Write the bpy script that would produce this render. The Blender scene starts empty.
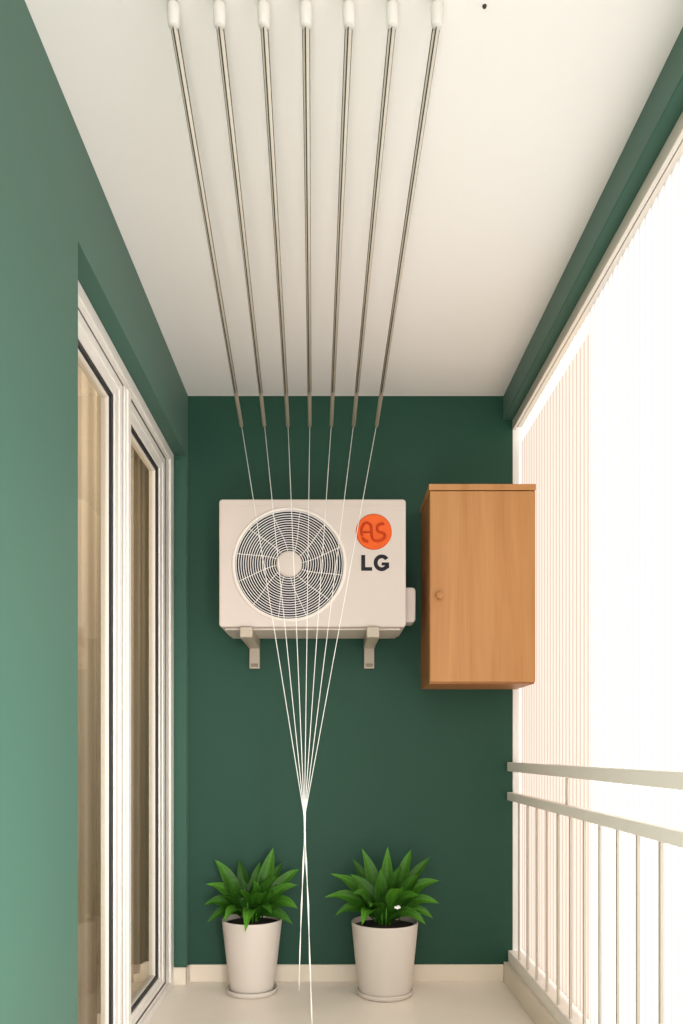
import bpy, bmesh, math, random
from mathutils import Vector, Matrix
R = math.radians
random.seed(7)
scn = bpy.context.scene
COL = scn.collection
YB = 3.6          # back wall plane
EYE = 1.08
ZC = 2.70         # ceiling height

# ------------------------------------------------------------------ helpers
class MB:
    """collects shapes into one mesh"""
    def __init__(self):
        self.bm = bmesh.new()
    def box(self, x0, x1, y0, y1, z0, z1, mi=0):
        vs = [self.bm.verts.new((x, y, z)) for x in (x0, x1) for y in (y0, y1) for z in (z0, z1)]
        for idx in ((0, 1, 3, 2), (4, 6, 7, 5), (0, 4, 5, 1), (2, 3, 7, 6), (0, 2, 6, 4), (1, 5, 7, 3)):
            f = self.bm.faces.new([vs[i] for i in idx]); f.material_index = mi
        return self
    def prism(self, pts, axis, a0, a1, mi=0):
        """closed 2-D outline pushed along an axis. axis 'x': pts=(y,z); 'y': (x,z); 'z': (x,y)"""
        def P(p, a):
            return {'x': (a, p[0], p[1]), 'y': (p[0], a, p[1]), 'z': (p[0], p[1], a)}[axis]
        A = [self.bm.verts.new(P(p, a0)) for p in pts]
        B = [self.bm.verts.new(P(p, a1)) for p in pts]
        n = len(pts)
        fs = [self.bm.faces.new(A), self.bm.faces.new(B[::-1])]
        for i in range(n):
            fs.append(self.bm.faces.new((A[i], B[i], B[(i+1) % n], A[(i+1) % n])))
        for f in fs: f.material_index = mi
        return self
    def tube(self, pts, r, n=8, closed=False, mi=None):
        pts = [Vector(p) for p in pts]
        rr = r if isinstance(r, (list, tuple)) else [r]*len(pts)
        rings = []
        m = len(pts)
        up = None
        for i, p in enumerate(pts):
            if closed: t = pts[(i+1) % m] - pts[i-1]
            else: t = pts[min(i+1, m-1)] - pts[max(i-1, 0)]
            t.normalize()
            if up is None:
                up = Vector((0, 0, 1)) if abs(t.z) < .9 else Vector((0, 1, 0))
            u = (up - t*up.dot(t)).normalized(); w = t.cross(u); up = u
            rings.append([self.bm.verts.new(p + u*(rr[i]*math.cos(2*math.pi*k/n)) + w*(rr[i]*math.sin(2*math.pi*k/n))) for k in range(n)])
        for i in range(m if closed else m-1):
            a, b = rings[i], rings[(i+1) % m]
            for k in range(n):
                f = self.bm.faces.new((a[k], a[(k+1) % n], b[(k+1) % n], b[k])); f.smooth = True
                if mi: f.material_index = mi(k)
        if not closed:
            self.bm.faces.new(rings[0][::-1]); self.bm.faces.new(rings[-1])
        return self
    def lathe(self, prof, c=(0, 0, 0), n=48, axis='z'):
        """prof: (radius, height) list; radius 0 closes"""
        def P(r, h, a):
            if axis == 'z': return (c[0]+r*math.cos(a), c[1]+r*math.sin(a), c[2]+h)
            return (c[0]+r*math.cos(a), c[1]+h, c[2]+r*math.sin(a))
        prev = None
        for r, h in prof:
            if r < 1e-6: ring = [self.bm.verts.new(P(0, h, 0))]
            else: ring = [self.bm.verts.new(P(r, h, 2*math.pi*k/n)) for k in range(n)]
            if prev is not None:
                for k in range(n):
                    q = (k+1) % n
                    if len(prev) == 1 and len(ring) == 1: break
                    if len(prev) == 1: f = self.bm.faces.new((prev[0], ring[q], ring[k]))
                    elif len(ring) == 1: f = self.bm.faces.new((prev[k], prev[q], ring[0]))
                    else: f = self.bm.faces.new((prev[k], prev[q], ring[q], ring[k]))
                    f.smooth = True
            prev = ring
        return self
    def build(self, name, mats, parent=None, bevel=0, autosmooth=True, loc=None, seg=2):
        bm = self.bm
        bmesh.ops.recalc_face_normals(bm, faces=bm.faces)
        me = bpy.data.meshes.new(name)
        if loc is not None:
            bmesh.ops.translate(bm, verts=bm.verts, vec=-Vector(loc))
        bm.to_mesh(me); bm.free()
        for m in (mats if isinstance(mats, (list, tuple)) else [mats]): me.materials.append(m)
        o = bpy.data.objects.new(name, me); COL.objects.link(o)
        if loc is not None: o.location = loc
        if parent: 
            o.parent = parent
        if bevel:
            b = o.modifiers.new('bevel', 'BEVEL'); b.width = bevel; b.segments = seg; b.limit_method = 'ANGLE'; b.angle_limit = R(40)
            b.harden_normals = False
        return o

def tag(o, label=None, cat=None, group=None, kind=None):
    if label: o['label'] = label
    if cat: o['category'] = cat
    if group: o['group'] = group
    if kind: o['kind'] = kind
    return o
def empty(name, loc):
    o = bpy.data.objects.new(name, None); COL.objects.link(o); o.location = loc; o.empty_display_size = .1
    return o
def part(mb, name, mat, parent, bevel=0, seg=2):
    """mesh authored in world space, parented under an unrotated root"""
    w = Vector((0, 0, 0)); p = parent
    while p: w += p.location; p = p.parent
    bmesh.ops.translate(mb.bm, verts=mb.bm.verts, vec=-w)
    return mb.build(name, mat, parent, bevel, seg=seg)
def struct(o):
    o['kind'] = 'structure'; return o

# ------------------------------------------------------------------ materials
def mat(name, col, rough=.5, metal=0, spec=.5, bump=0, bscale=80, var=0, vscale=3, coat=0):
    m = bpy.data.materials.new(name); m.use_nodes = True
    nt = m.node_tree; b = nt.nodes['Principled BSDF']
    b.inputs['Base Color'].default_value = (*col, 1)
    b.inputs['Roughness'].default_value = rough; b.inputs['Metallic'].default_value = metal
    b.inputs['Specular IOR Level'].default_value = spec
    b.inputs['Coat Weight'].default_value = coat
    tc = nt.nodes.new('ShaderNodeTexCoord')
    if var:
        n = nt.nodes.new('ShaderNodeTexNoise'); n.inputs['Scale'].default_value = vscale; n.inputs['Detail'].default_value = 4
        mx = nt.nodes.new('ShaderNodeMix'); mx.data_type = 'RGBA'
        mx.inputs[6].default_value = (*[c*(1-var) for c in col], 1); mx.inputs[7].default_value = (*[min(1, c*(1+var)) for c in col], 1)
        nt.links.new(tc.outputs['Object'], n.inputs['Vector']); nt.links.new(n.outputs['Fac'], mx.inputs[0])
        nt.links.new(mx.outputs[2], b.inputs['Base Color'])
    if bump:
        n = nt.nodes.new('ShaderNodeTexNoise'); n.inputs['Scale'].default_value = bscale; n.inputs['Detail'].default_value = 3
        bp = nt.nodes.new('ShaderNodeBump'); bp.inputs['Strength'].default_value = bump; bp.inputs['Distance'].default_value = .002
        nt.links.new(tc.outputs['Object'], n.inputs['Vector']); nt.links.new(n.outputs['Fac'], bp.inputs['Height'])
        nt.links.new(bp.outputs['Normal'], b.inputs['Normal'])
    return m

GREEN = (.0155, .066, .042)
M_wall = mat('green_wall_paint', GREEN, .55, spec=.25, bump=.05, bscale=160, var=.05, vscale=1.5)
M_walll = mat('green_wall_paint_lit', (.027, .094, .062), .55, spec=.35, bump=.05, bscale=160, var=.05, vscale=1.5)  # lighter copy of the wall green; grazing light put into colour and sheen
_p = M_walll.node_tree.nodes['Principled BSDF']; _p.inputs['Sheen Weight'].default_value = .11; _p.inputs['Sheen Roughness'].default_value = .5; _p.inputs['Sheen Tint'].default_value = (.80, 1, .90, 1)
M_ceil = mat('ceiling_paint', (.87, .845, .815), .8, spec=.2, var=.015, vscale=1.2)
M_base = mat('baseboard_stone', (.80, .71, .59), .4, spec=.4, var=.04, vscale=4)
M_upvc = mat('white_window_frame', (.80, .76, .71), .35, spec=.4)
M_trim = mat('white_jamb', (.84, .84, .82), .45)
M_gasket = mat('black_gasket', (.012, .012, .013), .5)
M_seal = mat('grey_seal', (.10, .09, .08), .6)
M_ac = mat('warm_white_casing', (.62, .545, .495), .42, spec=.35)
M_acd = mat('casing_shade', (.58, .50, .43), .45)
M_navy = mat('fan_dark', (.005, .007, .018), .7, spec=.2)
M_blade = mat('fan_blade', (.014, .017, .034), .5, spec=.3)
M_wire = mat('guard_wire', (.84, .82, .81), .4)
M_orange = mat('emblem_orange', (.76, .115, .018), .5, spec=.2)
M_orange_d = mat('emblem_dark_orange', (.50, .05, .008), .6, spec=.15)
M_ink = mat('lettering_black', (.016, .016, .020), .6, spec=.2)
M_brk = mat('bracket_metal', (.43, .37, .29), .4, metal=.1)
M_brkd = mat('bracket_foot', (.24, .20, .15), .5, metal=.2)
M_pot = mat('pot_ceramic', (.65, .59, .53), .45, spec=.4)
M_soil = mat('soil', (.028, .018, .011), .95, bump=1, bscale=120, var=.5, vscale=60)
M_rail = mat('railing_paint', (.92, .86, .79), .45, spec=.4)
M_bal = mat('railing_paint_shaded', (.56, .49, .41), .45, spec=.4)  # darker copy of the railing paint, backlit shade put into the colour
M_cap = mat('white_plastic', (.67, .64, .60), .45)
M_pole = mat('steel_tube', (.52, .47, .39), .4, metal=.1)
M_dark_line = mat('reflection_line_and_track_groove', (.022, .018, .014), .6, metal=.0)  # painted reflection lines on the rods; also the groove of the track
M_sleeve = mat('rod_end_grey', (.36, .32, .25), .45, metal=.3)
M_cord = mat('white_cord', (.90, .90, .86), .6)
M_dot = mat('dark_screw', (.03, .025, .02), .5)
M_track = mat('track_metal', (.70, .64, .56), .35, metal=.2)

def wood(name, c1, c2, rough=.45):
    m = bpy.data.materials.new(name); m.use_nodes = True
    nt = m.node_tree; b = nt.nodes['Principled BSDF']; b.inputs['Roughness'].default_value = rough; b.inputs['Specular IOR Level'].default_value = .35
    tc = nt.nodes.new('ShaderNodeTexCoord'); mp = nt.nodes.new('ShaderNodeMapping'); mp.inputs['Scale'].default_value = (14, 14, .9)
    n1 = nt.nodes.new('ShaderNodeTexNoise'); n1.inputs['Scale'].default_value = 1.3; n1.inputs['Detail'].default_value = 6; n1.inputs['Distortion'].default_value = .4
    mp2 = nt.nodes.new('ShaderNodeMapping'); mp2.inputs['Scale'].default_value = (160, 160, 5)
    n2 = nt.nodes.new('ShaderNodeTexNoise'); n2.inputs['Scale'].default_value = 1.0; n2.inputs['Detail'].default_value = 3
    ad = nt.nodes.new('ShaderNodeMath'); ad.operation = 'MULTIPLY_ADD'; ad.inputs[1].default_value = .35
    cr = nt.nodes.new('ShaderNodeValToRGB'); cr.color_ramp.elements[0].position = .42; cr.color_ramp.elements[0].color = (*c1, 1)
    cr.color_ramp.elements[1].position = .95; cr.color_ramp.elements[1].color = (*c2, 1)
    L = nt.links.new
    L(tc.outputs['Object'], mp.inputs['Vector']); L(mp.outputs['Vector'], n1.inputs['Vector'])
    L(tc.outputs['Object'], mp2.inputs['Vector']); L(mp2.outputs['Vector'], n2.inputs['Vector'])
    L(n2.outputs['Fac'], ad.inputs[0]); L(n1.outputs['Fac'], ad.inputs[2]); L(ad.outputs[0], cr.inputs['Fac']); L(cr.outputs['Color'], b.inputs['Base Color'])
    return m
M_wood = wood('oak_veneer', (.43, .19, .062), (.55, .28, .105))
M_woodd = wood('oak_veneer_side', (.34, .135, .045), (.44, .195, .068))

def floor_mat():
    m = mat('floor_stone_tile', (.92, .84, .74), .32, spec=.4, var=.05, vscale=6)
    return m
M_floor = floor_mat()

def curtain_mat(name, col, dark, period, transp, rough_trans=.55):
    m = bpy.data.materials.new(name); m.use_nodes = True
    nt = m.node_tree; L = nt.links.new
    for n in list(nt.nodes): nt.nodes.remove(n)
    out = nt.nodes.new('ShaderNodeOutputMaterial')
    tc = nt.nodes.new('ShaderNodeTexCoord'); sp = nt.nodes.new('ShaderNodeSeparateXYZ')
    L(tc.outputs['Object'], sp.inputs[0])
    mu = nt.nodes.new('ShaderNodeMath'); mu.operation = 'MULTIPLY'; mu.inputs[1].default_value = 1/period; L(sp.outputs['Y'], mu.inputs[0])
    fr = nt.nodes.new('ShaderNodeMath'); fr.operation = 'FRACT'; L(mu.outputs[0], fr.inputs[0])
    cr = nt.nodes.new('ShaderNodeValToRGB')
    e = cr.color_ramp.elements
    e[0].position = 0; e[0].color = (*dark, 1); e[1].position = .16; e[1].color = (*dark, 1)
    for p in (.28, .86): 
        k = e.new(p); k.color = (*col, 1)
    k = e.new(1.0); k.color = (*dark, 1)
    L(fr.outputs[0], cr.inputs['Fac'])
    d = nt.nodes.new('ShaderNodeBsdfDiffuse'); t = nt.nodes.new('ShaderNodeBsdfTranslucent'); tr = nt.nodes.new('ShaderNodeBsdfTransparent')
    m1 = nt.nodes.new('ShaderNodeMixShader'); m1.inputs[0].default_value = rough_trans
    m2 = nt.nodes.new('ShaderNodeMixShader'); m2.inputs[0].default_value = transp
    L(cr.outputs['Color'], d.inputs['Color']); L(cr.outputs['Color'], t.inputs['Color']); L(cr.outputs['Color'], tr.inputs['Color'])
    L(d.outputs[0], m1.inputs[1]); L(t.outputs[0], m1.inputs[2]); L(m1.outputs[0], m2.inputs[1]); L(tr.outputs[0], m2.inputs[2]); L(m2.outputs[0], out.inputs[0])
    return m
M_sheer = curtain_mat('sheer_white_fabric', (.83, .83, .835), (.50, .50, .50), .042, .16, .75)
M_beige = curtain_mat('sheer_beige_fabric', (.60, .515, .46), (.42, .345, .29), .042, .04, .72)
M_glow_band = curtain_mat('curtain_glow_band', (.84, .80, .74), (.72, .67, .6), .042, .15, .75)  # paler fabric colour that paints the bright glow below the track
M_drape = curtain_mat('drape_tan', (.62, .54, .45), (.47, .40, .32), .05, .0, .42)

def glass_mat():
    m = bpy.data.materials.new('door_glass'); m.use_nodes = True
    nt = m.node_tree; L = nt.links.new
    for n in list(nt.nodes): nt.nodes.remove(n)
    out = nt.nodes.new('ShaderNodeOutputMaterial')
    fr = nt.nodes.new('ShaderNodeFresnel'); fr.inputs['IOR'].default_value = 1.45
    tr = nt.nodes.new('ShaderNodeBsdfTransparent'); tr.inputs['Color'].default_value = (.93, .92, .88, 1)
    gl = nt.nodes.new('ShaderNodeBsdfGlossy'); gl.inputs['Roughness'].default_value = .02; gl.inputs['Color'].default_value = (.9, .88, .84, 1)
    mx = nt.nodes.new('ShaderNodeMixShader')
    mq = nt.nodes.new('ShaderNodeMath'); mq.operation = 'MULTIPLY'; mq.inputs[1].default_value = .20
    L(fr.outputs[0], mq.inputs[0]); L(mq.outputs[0], mx.inputs[0]); L(tr.outputs[0], mx.inputs[1]); L(gl.outputs[0], mx.inputs[2]); L(mx.outputs[0], out.inputs[0])
    return m
M_glass = glass_mat()

def leaf_mat(name, c1, c2):
    m = bpy.data.materials.new(name); m.use_nodes = True
    nt = m.node_tree; b = nt.nodes['Principled BSDF']; L = nt.links.new
    at = nt.nodes.new('ShaderNodeVertexColor'); at.layer_name = 'tone'
    mx = nt.nodes.new('ShaderNodeMix'); mx.data_type = 'RGBA'
    mx.inputs[6].default_value = (*c1, 1); mx.inputs[7].default_value = (*c2, 1)
    L(at.outputs['Color'], mx.inputs[0]); L(mx.outputs[2], b.inputs['Base Color'])
    b.inputs['Roughness'].default_value = .42; b.inputs['Specular IOR Level'].default_value = .22
    return m
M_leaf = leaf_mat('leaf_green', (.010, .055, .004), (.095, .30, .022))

# ------------------------------------------------------------------ the setting
YN = -1.0                                   # near end of the balcony
XL, XR = -.669, .785
struct(MB().box(-.80, .905, YN, YB+.15, -.12, 0).build('floor', M_floor))
struct(MB().box(-.95, .895, YN, YB+.15, ZC, ZC+.12).build('ceiling', M_ceil))
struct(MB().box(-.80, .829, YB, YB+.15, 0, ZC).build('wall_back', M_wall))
w = MB()
w.box(-.90, XL, YN, 2.046, 0, ZC)                          # near stretch of wall
w.prism([(2.046, 2.407), (YB, 2.407), (YB, ZC), (2.046, ZC)], 'x', -.90, XL)   # header above the door
w.box(-.80, XL, 3.555, YB, 0, 2.407)                       # return beside the back wall
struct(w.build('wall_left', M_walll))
# green beam over the open side: face, soffit
b = MB()
b.box(XR, .895, YN, YB, 2.587, ZC)
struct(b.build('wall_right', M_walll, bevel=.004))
# room behind the glass door
r = MB()
r.box(-1.9, -1.88, 1.2, 4.0, 0, 2.6); r.box(-1.9, -.9, 1.18, 1.2, 0, 2.6); r.box(-1.9, -.9, 4.0, 4.02, 0, 2.6)
struct(r.build('wall_room', mat('room_wall_paint', (.62, .54, .42), .8)))
struct(MB().box(-1.9, -.80, 1.2, 4.0, -.02, .012).build('floor_room', M_floor))
struct(MB().box(-1.9, -.9, 1.2, 4.0, 2.58, 2.6).build('ceiling_room', M_ceil))
# skirtings, kerb, jamb
struct(MB().box(XL+.008, .785, YB-.012, YB-.0003, .0, .078).build('baseboard_back', M_base, bevel=.002))
struct(MB().box(-.745, XL+.006, 3.541, 3.554, .0, .078).box(XL, XL+.008, 3.541, YB-.012, 0, .078).build('baseboard_left', M_base, bevel=.0015))
struct(MB().box(.787, .81, YN, YB-.0003, 0, .090).build('baseboard_right', M_base, bevel=.003))
struct(MB().box(.808, .905, YN, YB-.0003, 0, .143).build('trim_2', M_rail, bevel=.004))
struct(MB().box(.829, .864, YB, YB+.06, .143, 2.552).build('trim_1', M_trim, bevel=.003))

# ------------------------------------------------------------------ sliding door
door = empty('door_1', (-.722, 2.79, 0)); struct(door)
XF = -.722
f = MB()
Y0, Y1 = 2.05, 3.54
def ring(mb, x0, x1, ya, yb, za, zb, l, rr, bt, tp):
    mb.box(x0, x1, ya, ya+l, za, zb); mb.box(x0, x1, yb-rr, yb, za, zb)
    mb.box(x0, x1, ya+l, yb-rr, za, za+bt); mb.box(x0, x1, ya+l, yb-rr, zb-tp, zb)
ring(f, XF-.075, XF, Y0, Y1, 0, 2.4065, .07, .065, .03, .045)
ring(f, XF-.075, XF-.008, Y0+.07, Y1-.065, .03, 2.3615, .02, .085, .026, .028)
f.box(XF-.075, XF+.001, 2.705, 2.79, .056, 2.334)
f.box(XF-.075, XF+.006, 2.73, 2.765, .056, 2.334)
part(f, 'door_frame', M_upvc, door, bevel=.004)
def sash(ya, yb, x, l, rr):
    s = MB(); ring(s, x-.045, x, ya, yb, .057, 2.332, l, rr, .045, .070)
    ring(s, x-.045, x+.004, ya, yb, .057, 2.332, l*.45, rr*.45, .020, .032)
    so = part(s, 'sash', M_upvc, door, bevel=.003)
    ws = MB(); ring(ws, XF-.020, XF-.0055, ya-.004, yb+.004, .052, 2.3365, .005, .005, .005, .005)
    part(ws, 'weather_seal', M_seal, so)
    g = MB(); ring(g, x-.040, x-.006, ya+l, yb-rr, .102, 2.262, .016, .024, .014, .016)
    part(g, 'gasket', M_gasket, so)
    gb = MB(); ring(gb, x-.040, x-.014, ya+l+.014, yb-rr-.022, .115, 2.247, .006, .006, .006, .006)
    part(gb, 'glazing_bead', M_upvc, so)
    part(MB().box(x-.026, x-.021, ya+l+.01, yb-rr-.01, .110, 2.252), 'pane', M_glass, so)
sash(2.12, 2.702, XF-.010, .08, .082)
sash(2.742, 3.392, XF-.012, .06, .085)

# tan drape hanging inside behind the glass
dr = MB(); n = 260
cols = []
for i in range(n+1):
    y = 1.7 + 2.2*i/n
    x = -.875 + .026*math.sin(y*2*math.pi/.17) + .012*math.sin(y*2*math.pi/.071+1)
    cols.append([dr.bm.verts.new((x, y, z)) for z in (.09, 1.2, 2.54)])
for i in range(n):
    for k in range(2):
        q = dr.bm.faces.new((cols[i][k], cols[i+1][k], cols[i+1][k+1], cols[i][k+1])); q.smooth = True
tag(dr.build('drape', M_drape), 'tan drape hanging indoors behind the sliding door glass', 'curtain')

# ------------------------------------------------------------------ air conditioner
ACY, ACB = 3.26, 3.552
ax0, ax1, az0, az1 = -.4765, .305, 1.5815, 2.1165
ac = empty('air_conditioner', ((ax0+ax1)/2, 3.4, az0))
tag(ac, 'white outdoor air conditioner unit with round fan grille hung on the green back wall', 'air conditioner')
FC = ((289.3-333)*ACY/780, EYE+(747-564.6)*ACY/780); FR = .229
def rrect(x0, x1, z0, z1, r, n=6):
    pts = []
    for cx, cz, a0 in ((x1-r, z1-r, 0), (x0+r, z1-r, 90), (x0+r, z0+r, 180), (x1-r, z0+r, 270)):
        for k in range(n+1):
            a = R(a0+90*k/n); pts.append((cx+r*math.cos(a), cz+r*math.sin(a)))
    return pts
c = MB(); bm = c.bm
def loop(pts, y): return [bm.verts.new((p[0], y, p[1])) for p in pts]
def bridge(a, b_, sm=True):
    for i in range(len(a)):
        q = bm.faces.new((a[i], a[(i+1) % len(a)], b_[(i+1) % len(a)], b_[i])); q.smooth = sm
l0 = loop(rrect(ax0+.006, ax1-.006, az0+.006, az1-.006, .010), ACY)
l1 = loop(rrect(ax0+.0015, ax1-.0015, az0+.0015, az1-.0015, .013), ACY+.002)
l2 = loop(rrect(ax0, ax1, az0, az1, .014), ACY+.007)
l3 = loop(rrect(ax0, ax1, az0, az1, .014), ACB)
bridge(l0, l1); bridge(l1, l2); bridge(l2, l3, False); bm.faces.new(l3)
NH = 96
hole = [bm.verts.new((FC[0]+FR*math.cos(2*math.pi*k/NH), ACY, FC[1]+FR*math.sin(2*math.pi*k/NH))) for k in range(NH)]
es = [bm.edges.new((l0[i], l0[(i+1) % len(l0)])) if not bm.edges.get((l0[i], l0[(i+1) % len(l0)])) else bm.edges.get((l0[i], l0[(i+1) % len(l0)])) for i in range(len(l0))]
es += [bm.edges.new((hole[i], hole[(i+1) % NH])) for i in range(NH)]
bmesh.ops.triangle_fill(bm, use_beauty=True, edges=es)
# drop any triangles filled inside the hole
kill = [q for q in bm.faces if len(q.verts) == 3 and (Vector((q.calc_center_median().x-FC[0], q.calc_center_median().z-FC[1]))).length < FR*.985 and all(abs(v.co.y-ACY) < 1e-6 for v in q.verts)]
bmesh.ops.delete(bm, geom=kill, context='FACES_ONLY')
part(c, 'casing', M_ac, ac)
# seam of the lid across the front and ribs under the body
part(MB().box(ax0+.004, ax1-.004, ACY-.0006, ACY+.004, az1-.0285, az1-.0265), 'lid_seam', M_acd, ac)
u = MB().box(ax0+.02, ax1-.02, ACY+.02, ACB-.01, az0-.010, az0)
part(u, 'base_pan', M_acd, ac, bevel=.004)
h = MB().lathe([(FR, 0), (FR*.97, .05), (FR*.95, .13), (0, .13)], (FC[0], ACY, FC[1]), 72, 'y')
part(h, 'fan_housing', M_navy, ac)
fan = MB()
for k in range(3):
    a0 = R(120*k+20)
    rows = []
    for i in range(9):
        t = i/8; rad = .05+.165*t
        sweep = .55*t
        row = []
        for j in range(5):
            s = j/4-.5
            a = a0+sweep+s*(1.25-.25*t)
            row.append(fan.bm.verts.new((FC[0]+rad*math.cos(a), ACY+.065+s*.05, FC[1]+rad*math.sin(a))))
        rows.append(row)
    for i in range(8):
        for j in range(4):
            q = fan.bm.faces.new((rows[i][j], rows[i+1][j], rows[i+1][j+1], rows[i][j+1])); q.smooth = True
fan.lathe([(0, .03), (.05, .034), (.052, .10), (0, .10)], (FC[0], ACY, FC[1]), 32, 'y')
part(fan, 'fan', M_blade, ac)
bz = MB().lathe([(FR-.004, .004), (FR-.003, -.006), (FR+.002, -.0095), (FR+.008, -.008), (FR+.012, -.001), (FR+.012, .002)], (FC[0], ACY, FC[1]), 96, 'y')
part(bz, 'grille_bezel', mat('grille_ring', (.80, .74, .68), .4), ac)
g = MB()
def circ(r, y, n): return [(FC[0]+r*math.cos(2*math.pi*k/n), y, FC[1]+r*math.sin(2*math.pi*k/n)) for k in range(n)]
NR = 17
for i in range(NR):
    rad = .061+(.221-.061)*i/(NR-1)
    g.tube(circ(rad, ACY-.008-.007*(1-rad/FR), 72), .0019, 6, closed=True)
for k in range(12):
    a = 2*math.pi*k/12+.1
    pts = []
    for i in range(9):
        rad = .05+(.228-.05)*i/8; aa = a+.22*math.sin(math.pi*i/8*.5)
        pts.append((FC[0]+rad*math.cos(aa), ACY-.005-.007*(1-rad/FR), FC[1]+rad*math.sin(aa)))
    g.tube(pts, .0014, 6)
part(g, 'fan_guard', M_wire, ac)
hc = MB().lathe([(0, -.020), (.040, -.0195), (.050, -.018), (.0545, -.013), (.0545, -.006)], (FC[0], ACY, FC[1]), 48, 'y')
part(hc, 'hub_cap', M_ac, ac)
# orange emblem and letters
def acp(px, py): return ((px-333)*ACY/780, EYE+(747-py)*ACY/780)
EX, EZ = acp(373.8, 531.9)
er = .0735
em = part(MB().lathe([(0, -.005), (er*.88, -.005), (er*.93, -.0062), (er*.985, -.0055), (er, -.002), (er, .001)], (EX, ACY, EZ), 64, 'y'), 'emblem', M_orange, ac)
rim = MB().tube([(EX+er*math.cos(2*math.pi*k/64), ACY-.001, EZ+er*math.sin(2*math.pi*k/64)) for k in range(64)], .0016, 6, closed=True)
part(rim, 'emblem_rim', M_orange_d, em)
def crop(p, y): 
    x, z = acp(350+p[0]/13.66, 505+p[1]/13.66); return (x, y, z)
def spline(pts, n=8):
    out = []
    P = [Vector((*p, 0)) for p in pts]
    P = [P[0]*2-P[1]]+P+[P[-1]*2-P[-2]]
    for i in range(1, len(P)-2):
        for k in range(n):
            t = k/n
            out.append(.5*((2*P[i])+(P[i+1]-P[i-1])*t+(2*P[i-1]-5*P[i]+4*P[i+1]-P[i+2])*t*t+(-P[i-1]+3*P[i]-3*P[i+1]+P[i+2])*t**3))
    out.append(P[-2]); return [(v.x, v.y) for v in out]
rl = MB()
s1 = spline([(166, 425), (158, 370), (162, 320), (195, 262), (240, 250), (285, 285), (295, 360), (300, 440), (340, 490), (420, 488), (472, 445), (465, 395), (415, 378), (380, 360), (372, 310), (400, 272), (465, 262)])
s2 = [(180, 375), (232, 375), (285, 375)]
s3 = spline([(171, 446), (195, 482), (248, 506)])
for s in (s1, s2, s3):
    rl.tube([crop(p, ACY-.0052) for p in s], .0058 if s is not s2 else .0032, 6)
part(rl, 'emblem_relief', M_orange_d, em)
lt = MB()
def poly(pts, d=0):
    lt.prism([(crop(p, 0)[0], crop(p, 0)[2]) for p in pts], 'y', ACY-.0015-d, ACY+.002)
poly([(153, 684), (208, 684), (208, 850), (302, 850), (302, 898), (153, 898)])
# G: ring segment in quads plus bar
GC = (433, 790); ro, ri = (110, 114), (56, 62)
A0, A1 = 35, 342
st = 28
for i in range(st):
    a, b2 = R(A0+(A1-A0)*i/st), R(A0+(A1-A0)*(i+1)/st)
    P = lambda rr, t: (GC[0]+rr[0]*math.cos(t), GC[1]-rr[1]*math.sin(t))
    poly([P(ro, a), P(ro, b2), P(ri, b2), P(ri, a)])
poly([(432, 786), (534, 786), (534, 826), (432, 826)], .0004); poly([(490, 800), (534, 800), (534, 866), (490, 866)], .0008)
part(lt, 'lettering', M_ink, ac)
# pipe cover on the right flank
vc = MB(); vc.prism(rrect(.29, .356, 1.617, 1.768, .016), 'y', 3.36, 3.46)
part(vc, 'valve_cover', M_ac, ac, bevel=.006, seg=3)
# brackets: separate angle brackets bolted to the wall
for bx, lab in ((-.360, 'left metal angle bracket under the air conditioner, below the fan'), (.166, 'right metal angle bracket under the air conditioner, below the lettering')):
    br = empty('wall_bracket', (bx, YB, 1.44)); tag(br, lab, 'bracket', 'brackets carrying the air conditioner')
    hw = .026
    a = MB()
    a.prism([(3.232, 1.578), (3.232, 1.5365), (3.245, 1.532), (YB-.02, 1.532), (YB-.02, 1.571), (3.262, 1.571), (3.256, 1.578)], 'x', bx-hw, bx+hw)
    part(a, 'bracket_arm', M_brk, br, bevel=.003)
    p = MB().box(bx-.0235, bx+.0235, YB-.022, YB-.0005, 1.44, 1.575)
    part(p, 'wall_plate', M_brk, br, bevel=.002)
    part(MB().box(bx-.016, bx+.016, YB-.030, YB-.021, 1.448, 1.462), 'bolt', M_brkd, br, bevel=.002)

# ------------------------------------------------------------------ wooden cabinet
cy0 = 3.263; cx0, cx1, cz0, cz1 = .405, .8476, 1.346, 2.181
cab = empty('wall_cabinet', ((cx0+cx1)/2, 3.43, cz0)); tag(cab, 'oak wall cabinet with one door and round knob, hung right of the air conditioner', 'cabinet')
k = MB(); k.box(cx0, cx1, cy0+.020, YB-.0005, cz0, cz1-.030)
part(k, 'carcass', M_woodd, cab, bevel=.0015)
part(MB().box(cx0-.004, cx1+.002, cy0-.001, YB-.0005, cz1-.026, cz1), 'top_panel', M_wood, cab, bevel=.0025)
dz0, dz1 = cz0+.006, cz1-.030
dr_ = part(MB().box(cx0+.001, cx1-.001, cy0, cy0+.019, dz0, dz1), 'cabinet_door', M_wood, cab, bevel=.0025)
kx, kz = (439-333)*cy0/780, EYE+(747-596)*cy0/780
part(MB().lathe([(0, -.026), (.012, -.0258), (.0155, -.023), (.0160, -.018), (.0125, -.012), (.008, -.008), (.009, 0)], (kx, cy0, kz), 32, 'y'), 'knob', M_wood, dr_)

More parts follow.
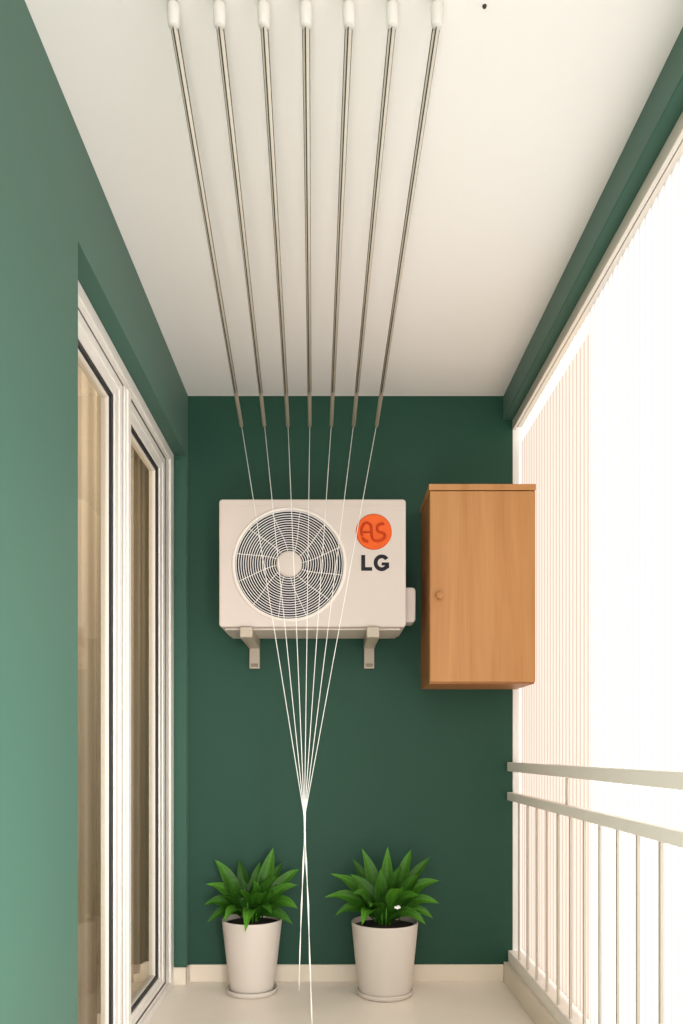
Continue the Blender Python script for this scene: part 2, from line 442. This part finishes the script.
# ------------------------------------------------------------------ railing
rx0, rx1 = .803, .838
rail = empty('railing', (.82, 1.3, .143)); tag(rail, 'cream metal balcony railing with upright bars standing on the kerb', 'railing')
RY0 = -.6
SL = .0068
def zr(y, z): return z+(YB-y)*SL
def bar(x0, x1, z0, z1):
    return MB().prism([(RY0, zr(RY0, z0)), (YB-.0005, z0), (YB-.0005, z1), (RY0, zr(RY0, z1))], 'x', x0, x1)
part(bar(rx0, rx1+.010, .968, 1.010), 'top_rail', M_rail, rail, bevel=.003)
part(bar(rx0, rx1-.004, .835, .872), 'middle_rail', M_rail, rail, bevel=.003)
y = 3.435
while y > RY0:
    part(MB().box(.8162, .8238, y-.0058, y+.0058, .1425, zr(y, .836)), 'baluster', M_bal, rail)
    y -= .1485
for y in (2.735, 1.55, .36):
    part(MB().box(.8168, .8232, y-.0055, y+.0055, zr(y, .871), zr(y, .969)), 'post', M_bal, rail)

# ------------------------------------------------------------------ track and curtains on the open side
tr = empty('curtain_track', (.85, 1.3, 2.56)); tag(tr, 'slim pale metal curtain track running under the green beam', 'curtain track')
t = MB()
t.box(.828, .842, YN, YB-.0005, 2.543, 2.5868); t.box(.842, .858, YN, YB-.0005, 2.566, 2.5868); t.box(.850, .882, YN, YB-.0005, 2.553, 2.5868)
part(t, 'track_rail', M_track, tr, bevel=.0015)
part(MB().box(.8425, .8495, YN, YB-.0005, 2.5555, 2.567), 'track_groove', M_dark_line, tr)
def curtain(name, ya, yb, mt, label, top_glow):
    root = empty(name, (.868, (ya+yb)/2, 2.55)); tag(root, label, 'curtain')
    for (pn, za, zb, m_, dx) in (('fabric', .152, 2.486 if top_glow else 2.553, mt, 0),) + ((('glow_band', 2.486, 2.553, M_glow_band, 0),) if top_glow else ()):  # pale top strip is added to imitate glow under the track
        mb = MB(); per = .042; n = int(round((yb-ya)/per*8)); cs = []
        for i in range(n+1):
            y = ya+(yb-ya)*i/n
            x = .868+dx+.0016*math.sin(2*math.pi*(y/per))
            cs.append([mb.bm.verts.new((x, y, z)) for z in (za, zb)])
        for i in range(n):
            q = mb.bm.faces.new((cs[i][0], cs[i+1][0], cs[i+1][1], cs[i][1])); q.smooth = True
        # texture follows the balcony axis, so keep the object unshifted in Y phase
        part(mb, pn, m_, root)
    return root
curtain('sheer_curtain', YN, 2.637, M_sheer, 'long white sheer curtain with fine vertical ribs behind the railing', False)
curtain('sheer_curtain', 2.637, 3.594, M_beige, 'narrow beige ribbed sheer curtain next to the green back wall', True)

# ------------------------------------------------------------------ drying rods and cords
names = ['leftmost of the seven', 'second from the left of the seven', 'third from the left of the seven', 'middle one of the seven', 'third from the right of the seven', 'second from the right of the seven', 'rightmost of the seven']
topx = [173.5, 219.5, 264, 306, 349, 392.5, 437]
endx = [241.5, 264.5, 288, 309.8, 331.3, 353.5, 376.5]
YT, YE = 1.687, 3.286
ZT = 2.641; ZE = EYE+(747-426)*YE/780
def reflection_line(k):        # 32-sided tube: dark reflection lines painted along its underside
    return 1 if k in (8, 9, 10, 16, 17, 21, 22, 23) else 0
ends = []
for i in range(7):
    x0 = (topx[i]-333)*YT/780; x1 = (endx[i]-333)*YE/780
    ro = empty('drying_rod', (x0, YT, ZC)); tag(ro, f'{names[i]} grey ceiling drying rods with white cap', 'drying rod', 'drying rods under the ceiling')
    part(MB().lathe([(0, 0), (.007, 0), (.007, -.018), (0, -.018)], (x0, YT, ZC), 20), 'ceiling_stem', M_sleeve, ro)
    part(MB().lathe([(0, -.015), (.0115, -.015), (.0133, -.0165), (.0138, -.020), (.0136, -.040), (.0118, -.059), (.0105, -.0615), (0, -.0615)], (x0, YT, ZC), 28), 'cap', M_cap, ro)
    A = Vector((x0, YT+.001, ZT+.006)); B = Vector((x1, YE, ZE))
    S = A.lerp(B, .85)
    tb = MB()
    tb.tube([A, A.lerp(S, .5), S], [.0086, .0081, .0077], 32, mi=reflection_line)
    part(tb, 'pole', [M_pole, M_dark_line], ro)
    sl = MB(); sl.tube([S-(B-A)*.004, S, B-(B-A)*.004, B], [.0077, .0079, .0079, .0066], 20)
    part(sl, 'end_sleeve', M_sleeve, ro)
    ends.append(B)
YCV = 2.8
def at(px, py, Y): return Vector(((px-333)*Y/780, Y, EYE+(747-py)*Y/780))
for i in range(7):
    B = ends[i]
    left = i in (1, 3, 6)
    o = (i-3)*.0011
    K = at(304.5, 812, YCV) + Vector((o, .0015*(i % 2), 0))
    pts = [B + Vector((0, 0, .004)), B.lerp(K, .33), B.lerp(K, .66), K]
    if left:
        j = {1: -1, 3: 0, 6: 1}[i]
        pts += [at(304.8, 832, YCV)+Vector((j*.0016, .001*j, 0)), at(303.4, 862, YCV)+Vector((-j*.0022, 0, 0)), at(301.6, 905, YCV)+Vector((j*.0016, 0, 0)), at(300, 950, YCV)+Vector((-j*.0012, 0, 0)), at(299, 991-6*abs(j), YCV)+Vector((j*.001, 0, 0))]
    else:
        j = {0: -1.5, 2: -.5, 4: .5, 5: 1.5}[i]
        pts += [at(304.8, 832, YCV)+Vector((-j*.0014, -.0015, 0)), at(306.2, 862, YCV)+Vector((j*.0012, 0, 0)), at(308.2, 905, YCV)+Vector((-j*.0013, 0, 0)), at(309.8, 960, YCV)+Vector((j*.0010, 0, 0)), at(311.6, 1012, YCV)+Vector((-j*.0011, 0, 0)), Vector(((313-333)*YCV/780+j*.002, YCV, .002))]
    m_ = MB(); m_.tube(pts, .00155, 6)
    which = names[i].replace(' of the seven', '').replace(' one', '')
    tag(m_.build('cord', M_cord, loc=B), f'thin white pull cord hanging from the {which} drying rod end', 'cord', 'pull cords of the drying rods')
tag(MB().lathe([(0, -.004), (.0035, -.004), (.005, -.001), (.005, 0)], ((485-333)*1.70/780, 1.705, ZC), 16).build('screw', M_dot), 'tiny dark screw head in the white ceiling right of the rod caps', 'screw')

# ------------------------------------------------------------------ potted plants
def leaf(bm, lay, base, tip, lift, width, tone, side=0.0):
    base, tip = Vector(base), Vector(tip)
    ctrl = base.lerp(tip, .45) + Vector((0, 0, lift))
    NS, NW = 12, 8
    out = tip-base
    face = Vector((side, -.62-.3*abs(side), .75)).normalized()
    if out.y < -.09: face = Vector((side*.6, -.15, 1)).normalized()
    width = width*1.18; lift = lift*1.25
    rows = []
    for i in range(NS+1):
        t = i/NS
        p = base*(1-t)**2 + ctrl*(2*t*(1-t)) + tip*t*t
        d = ((ctrl-base)*(1-t)*2 + (tip-ctrl)*2*t).normalized()
        s = d.cross(face)
        if s.length < .1: s = Vector((1, 0, 0))
        s.normalize()
        nrm = s.cross(d).normalized()
        if t < .22: w_ = .10+.35*(t/.22)**2
        else:
            q = (t-.22)/.78; w_ = (.45+.55*math.sin(min(1, q/.38)*math.pi/2)) * (1-max(0, (q-.26)/.74)**1.55)
        w_ *= width*.5
        row = []
        for j in range(NW+1):
            v = j/NW*2-1
            row.append(bm.verts.new(p + s*(v*w_) + nrm*(abs(v)*w_*.34 + .0025*math.sin(t*19+v)*abs(v))))
        rows.append(row)
    for i in range(NS):
        for j in range(NW):
            fc = bm.faces.new((rows[i][j], rows[i][j+1], rows[i+1][j+1], rows[i+1][j])); fc.smooth = True
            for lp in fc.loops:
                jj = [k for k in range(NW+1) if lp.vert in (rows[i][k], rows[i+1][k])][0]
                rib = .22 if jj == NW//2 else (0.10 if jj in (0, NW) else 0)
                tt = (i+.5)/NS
                c_ = max(0, min(1, tone*(.22+.85*tt)*(1.0+(.13 if jj % 2 else -.13))+rib*.6))  # darker toward leaf base, clump shade put into the colour; veins alternate
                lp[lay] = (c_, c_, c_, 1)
def plant(cx, cy, rim_r, base_r, h, sau_r, tips, label, k):
    root = empty('potted_plant', (cx, cy, 0)); tag(root, label, 'potted plant', 'potted plants against the back wall')
    s = MB().lathe([(0, 0), (sau_r-.012, 0), (sau_r-.003, .006), (sau_r, .022), (sau_r-.003, .024), (sau_r-.007, .022), (sau_r-.012, .011), (0, .010)], (cx, cy, 0))
    part(s, 'saucer', M_pot, root)
    pr = []
    z0 = .0105
    for t in (0, .02, .06, .15, .3, .5, .7, .85, .97, 1):
        rr = base_r + (rim_r-base_r)*(t**.85)
        if t == 0: rr -= .006
        pr.append((rr, z0+(h-z0)*t))
    prof = [(0, z0)] + pr + [(rim_r-.002, h+.003), (rim_r-.006, h+.002), (rim_r-.008, h-.004), (rim_r-.012, h-.05)]
    part(MB().lathe(prof, (cx, cy, 0)), 'pot', M_pot, root)
    part(MB().lathe([(rim_r-.0085, h-.020), (rim_r*.6, h-.016), (0, h-.010)], (cx, cy, 0)), 'soil', M_soil, root)
    mb = MB(); lay = mb.bm.loops.layers.color.new('tone')
    rnd = random.Random(k)
    zb = h-.012
    for (dx, dz, dy, lift, wd, tone) in tips:
        a = rnd.uniform(0, 6.28)
        bz = (cx+.020*math.cos(a)+dx*.10, cy+.02*math.sin(a)+dy*.1, zb+.01)
        leaf(mb.bm, lay, bz, (cx+dx, cy+dy, h+dz), lift, wd, tone, rnd.uniform(-.25, .25))
    for i in range(26):                      # inner filling leaves
        a = 6.283*i/16+rnd.uniform(-.2, .2); L_ = rnd.uniform(.09, .15); el = rnd.uniform(.6, 1.25)
        dy = L_*math.cos(el)*math.sin(a)*.8
        leaf(mb.bm, lay, (cx+.015*math.cos(a), cy+.015*math.sin(a), zb), (cx+L_*math.cos(el)*math.cos(a)*1.2, cy+dy, h+L_*math.sin(el)*1.35), .03, .05, rnd.uniform(.2, .6), rnd.uniform(-.2, .2))
    for i in range(9):                       # stalks
        a = 6.283*i/9
        mb.tube([(cx+.022*math.cos(a), cy+.022*math.sin(a), zb-.008), (cx+.035*math.cos(a), cy+.035*math.sin(a), zb+.09)], .0035, 6)
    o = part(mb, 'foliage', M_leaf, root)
    return root
T = random.Random(3)
def tp(lst): return lst
left_tips = [(-.170, .255, .04, .075, .060, .75), (-.205, .150, .02, .085, .058, .9), (-.205, .068, -.03, .085, .060, .6), (-.190, -.005, -.05, .09, .058, .55),
             (-.105, .020, -.13, .10, .062, .85), (-.012, -.018, -.165, .13, .060, .95), (.092, .310, .05, .05, .066, .8), (.030, .245, .06, .04, .060, .55), (.210, .215, .03, .08, .058, .75),
             (.205, .152, -.02, .085, .056, .85), (.205, .055, -.05, .10, .066, .8), (.185, -.010, -.07, .09, .056, .6), (-.060, .145, -.12, .08, .060, .7), (.06, .135, -.13, .09, .060, .75),
             (.12, .20, -.06, .06, .058, .6), (-.11, .20, -.05, .06, .055, .55), (.10, .05, -.14, .10, .060, .65), (-.13, .11, -.10, .08, .056, .6), (.015, .19, -.09, .05, .055, .65), (.13, .24, .08, .05, .055, .45), (-.07, .25, .09, .05, .052, .4)]
right_tips = [(-.235, .205, .02, .085, .062, .85), (-.262, .108, -.01, .10, .062, .8), (-.215, .038, -.05, .10, .056, .65), (-.105, .020, -.15, .115, .070, 1.0), (-.098, .315, .04, .05, .060, .75),
              (.017, .322, .05, .03, .058, .85), (.122, .315, .04, .05, .062, .8), (.208, .278, .05, .06, .056, .65), (.243, .178, .0, .10, .064, .85), (.235, .086, -.04, .10, .062, .85),
              (.208, .024, -.06, .10, .056, .75), (.170, .008, -.11, .10, .054, .8), (.055, .170, -.16, .10, .070, 1.0), (-.140, .265, .07, .06, .054, .5), (-.02, .24, -.05, .04, .058, .7), (.07, .25, -.02, .05, .058, .65),
              (-.14, .14, -.09, .085, .062, .7), (.14, .13, -.10, .09, .060, .75), (-.07, .09, -.13, .09, .058, .7), (.15, .21, -.03, .07, .058, .7), (-.15, .21, -.02, .07, .058, .65)]
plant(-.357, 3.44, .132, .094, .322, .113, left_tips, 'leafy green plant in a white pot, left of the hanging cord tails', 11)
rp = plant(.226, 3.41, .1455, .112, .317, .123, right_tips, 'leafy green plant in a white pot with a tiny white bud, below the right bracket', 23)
fb = MB(); bx, by, bz = .272, 3.30, .400
fb.tube([(.262, 3.38, .30), (.285, 3.33, .34), (bx, by, bz)], .002, 6)
part(fb, 'bud_stalk', M_leaf, rp)
fl = MB()
for (ox, oz) in ((-.008, .002), (0, -.001), (.008, .002), (.003, .006)):
    fl.lathe([(0, -.006), (.005, -.003), (.006, .001), (.004, .005), (0, .006)], (bx+ox, by-.004, bz+oz), 12)
part(fl, 'bud', mat('white_petal', (.9, .9, .88), .5), rp)

# ------------------------------------------------------------------ light
wd = bpy.data.worlds.new('sky'); scn.world = wd; wd.use_nodes = True
bg = wd.node_tree.nodes['Background']; bg.inputs['Color'].default_value = (1.0, .965, .92, 1); bg.inputs['Strength'].default_value = 1.3
def area(name, loc, rot, sx, sy, e, col=(1, 1, 1)):
    l = bpy.data.lights.new(name, 'AREA'); l.shape = 'RECTANGLE'; l.size = sx; l.size_y = sy; l.energy = e; l.color = col
    o = bpy.data.objects.new(name, l); COL.objects.link(o); o.location = loc; o.rotation_euler = rot; return o
def aim(d): return Vector(d).to_track_quat('-Z', 'Z').to_euler()
area('sky_glow', (5.5, 1.2, 1.6), aim((-1, .0, .0)), 12, 7, 700, (1, .97, .935))
area('room_fill', (-1.60, 2.9, 2.2), aim((.75, 0, -.6)), 2.1, .3, 46, (1, .90, .76))  # unseen fill added to brighten the drape behind the glass
area('balcony_fill', (-.42, -1.4, 1.5), aim((.36, 1, .17)), 1.0, 1.8, 16, (1, .96, .91))  # fill light added behind the camera for rail faces and ceiling
sl_ = area('side_fill', (.70, -.45, .85), aim((-.85, 1, -.03)), .7, .8, 26, (1, .97, .96)); sl_.data.spread = R(68)  # added light without a fitting, lifts the near left wall
area('overhead_fill', (-.30, .45, 2.62), aim((.5, .6, -1)), .7, .9, 19, (1, .95, .88))  # extra overhead light added for the floor and railing, out of view

ul = area('low_fill', (-.1, .75, .25), aim((.02, 1, .95)), 1.0, .8, 9, (1, .96, .91)); ul.data.spread = R(120)  # unseen upward fill added to lift the far ceiling and undersides

# ------------------------------------------------------------------ camera
cam = bpy.data.cameras.new('camera'); co = bpy.data.objects.new('camera', cam); COL.objects.link(co)
co.location = (0, 0, EYE); co.rotation_euler = (R(90), 0, 0)
cam.sensor_fit = 'VERTICAL'; cam.sensor_height = 36; cam.sensor_width = 24
cam.lens = 780/1024*36
cam.shift_x = (341.5-333)/1024; cam.shift_y = (747-512)/1024
cam.clip_start = .02
scn.camera = co
scn.view_settings.view_transform = 'Standard'
scn.view_settings.look = 'None'
scn.view_settings.exposure = 0
scn.cycles.use_denoising = True
scn.cycles.max_bounces = 10
scn.cycles.transparent_max_bounces = 12
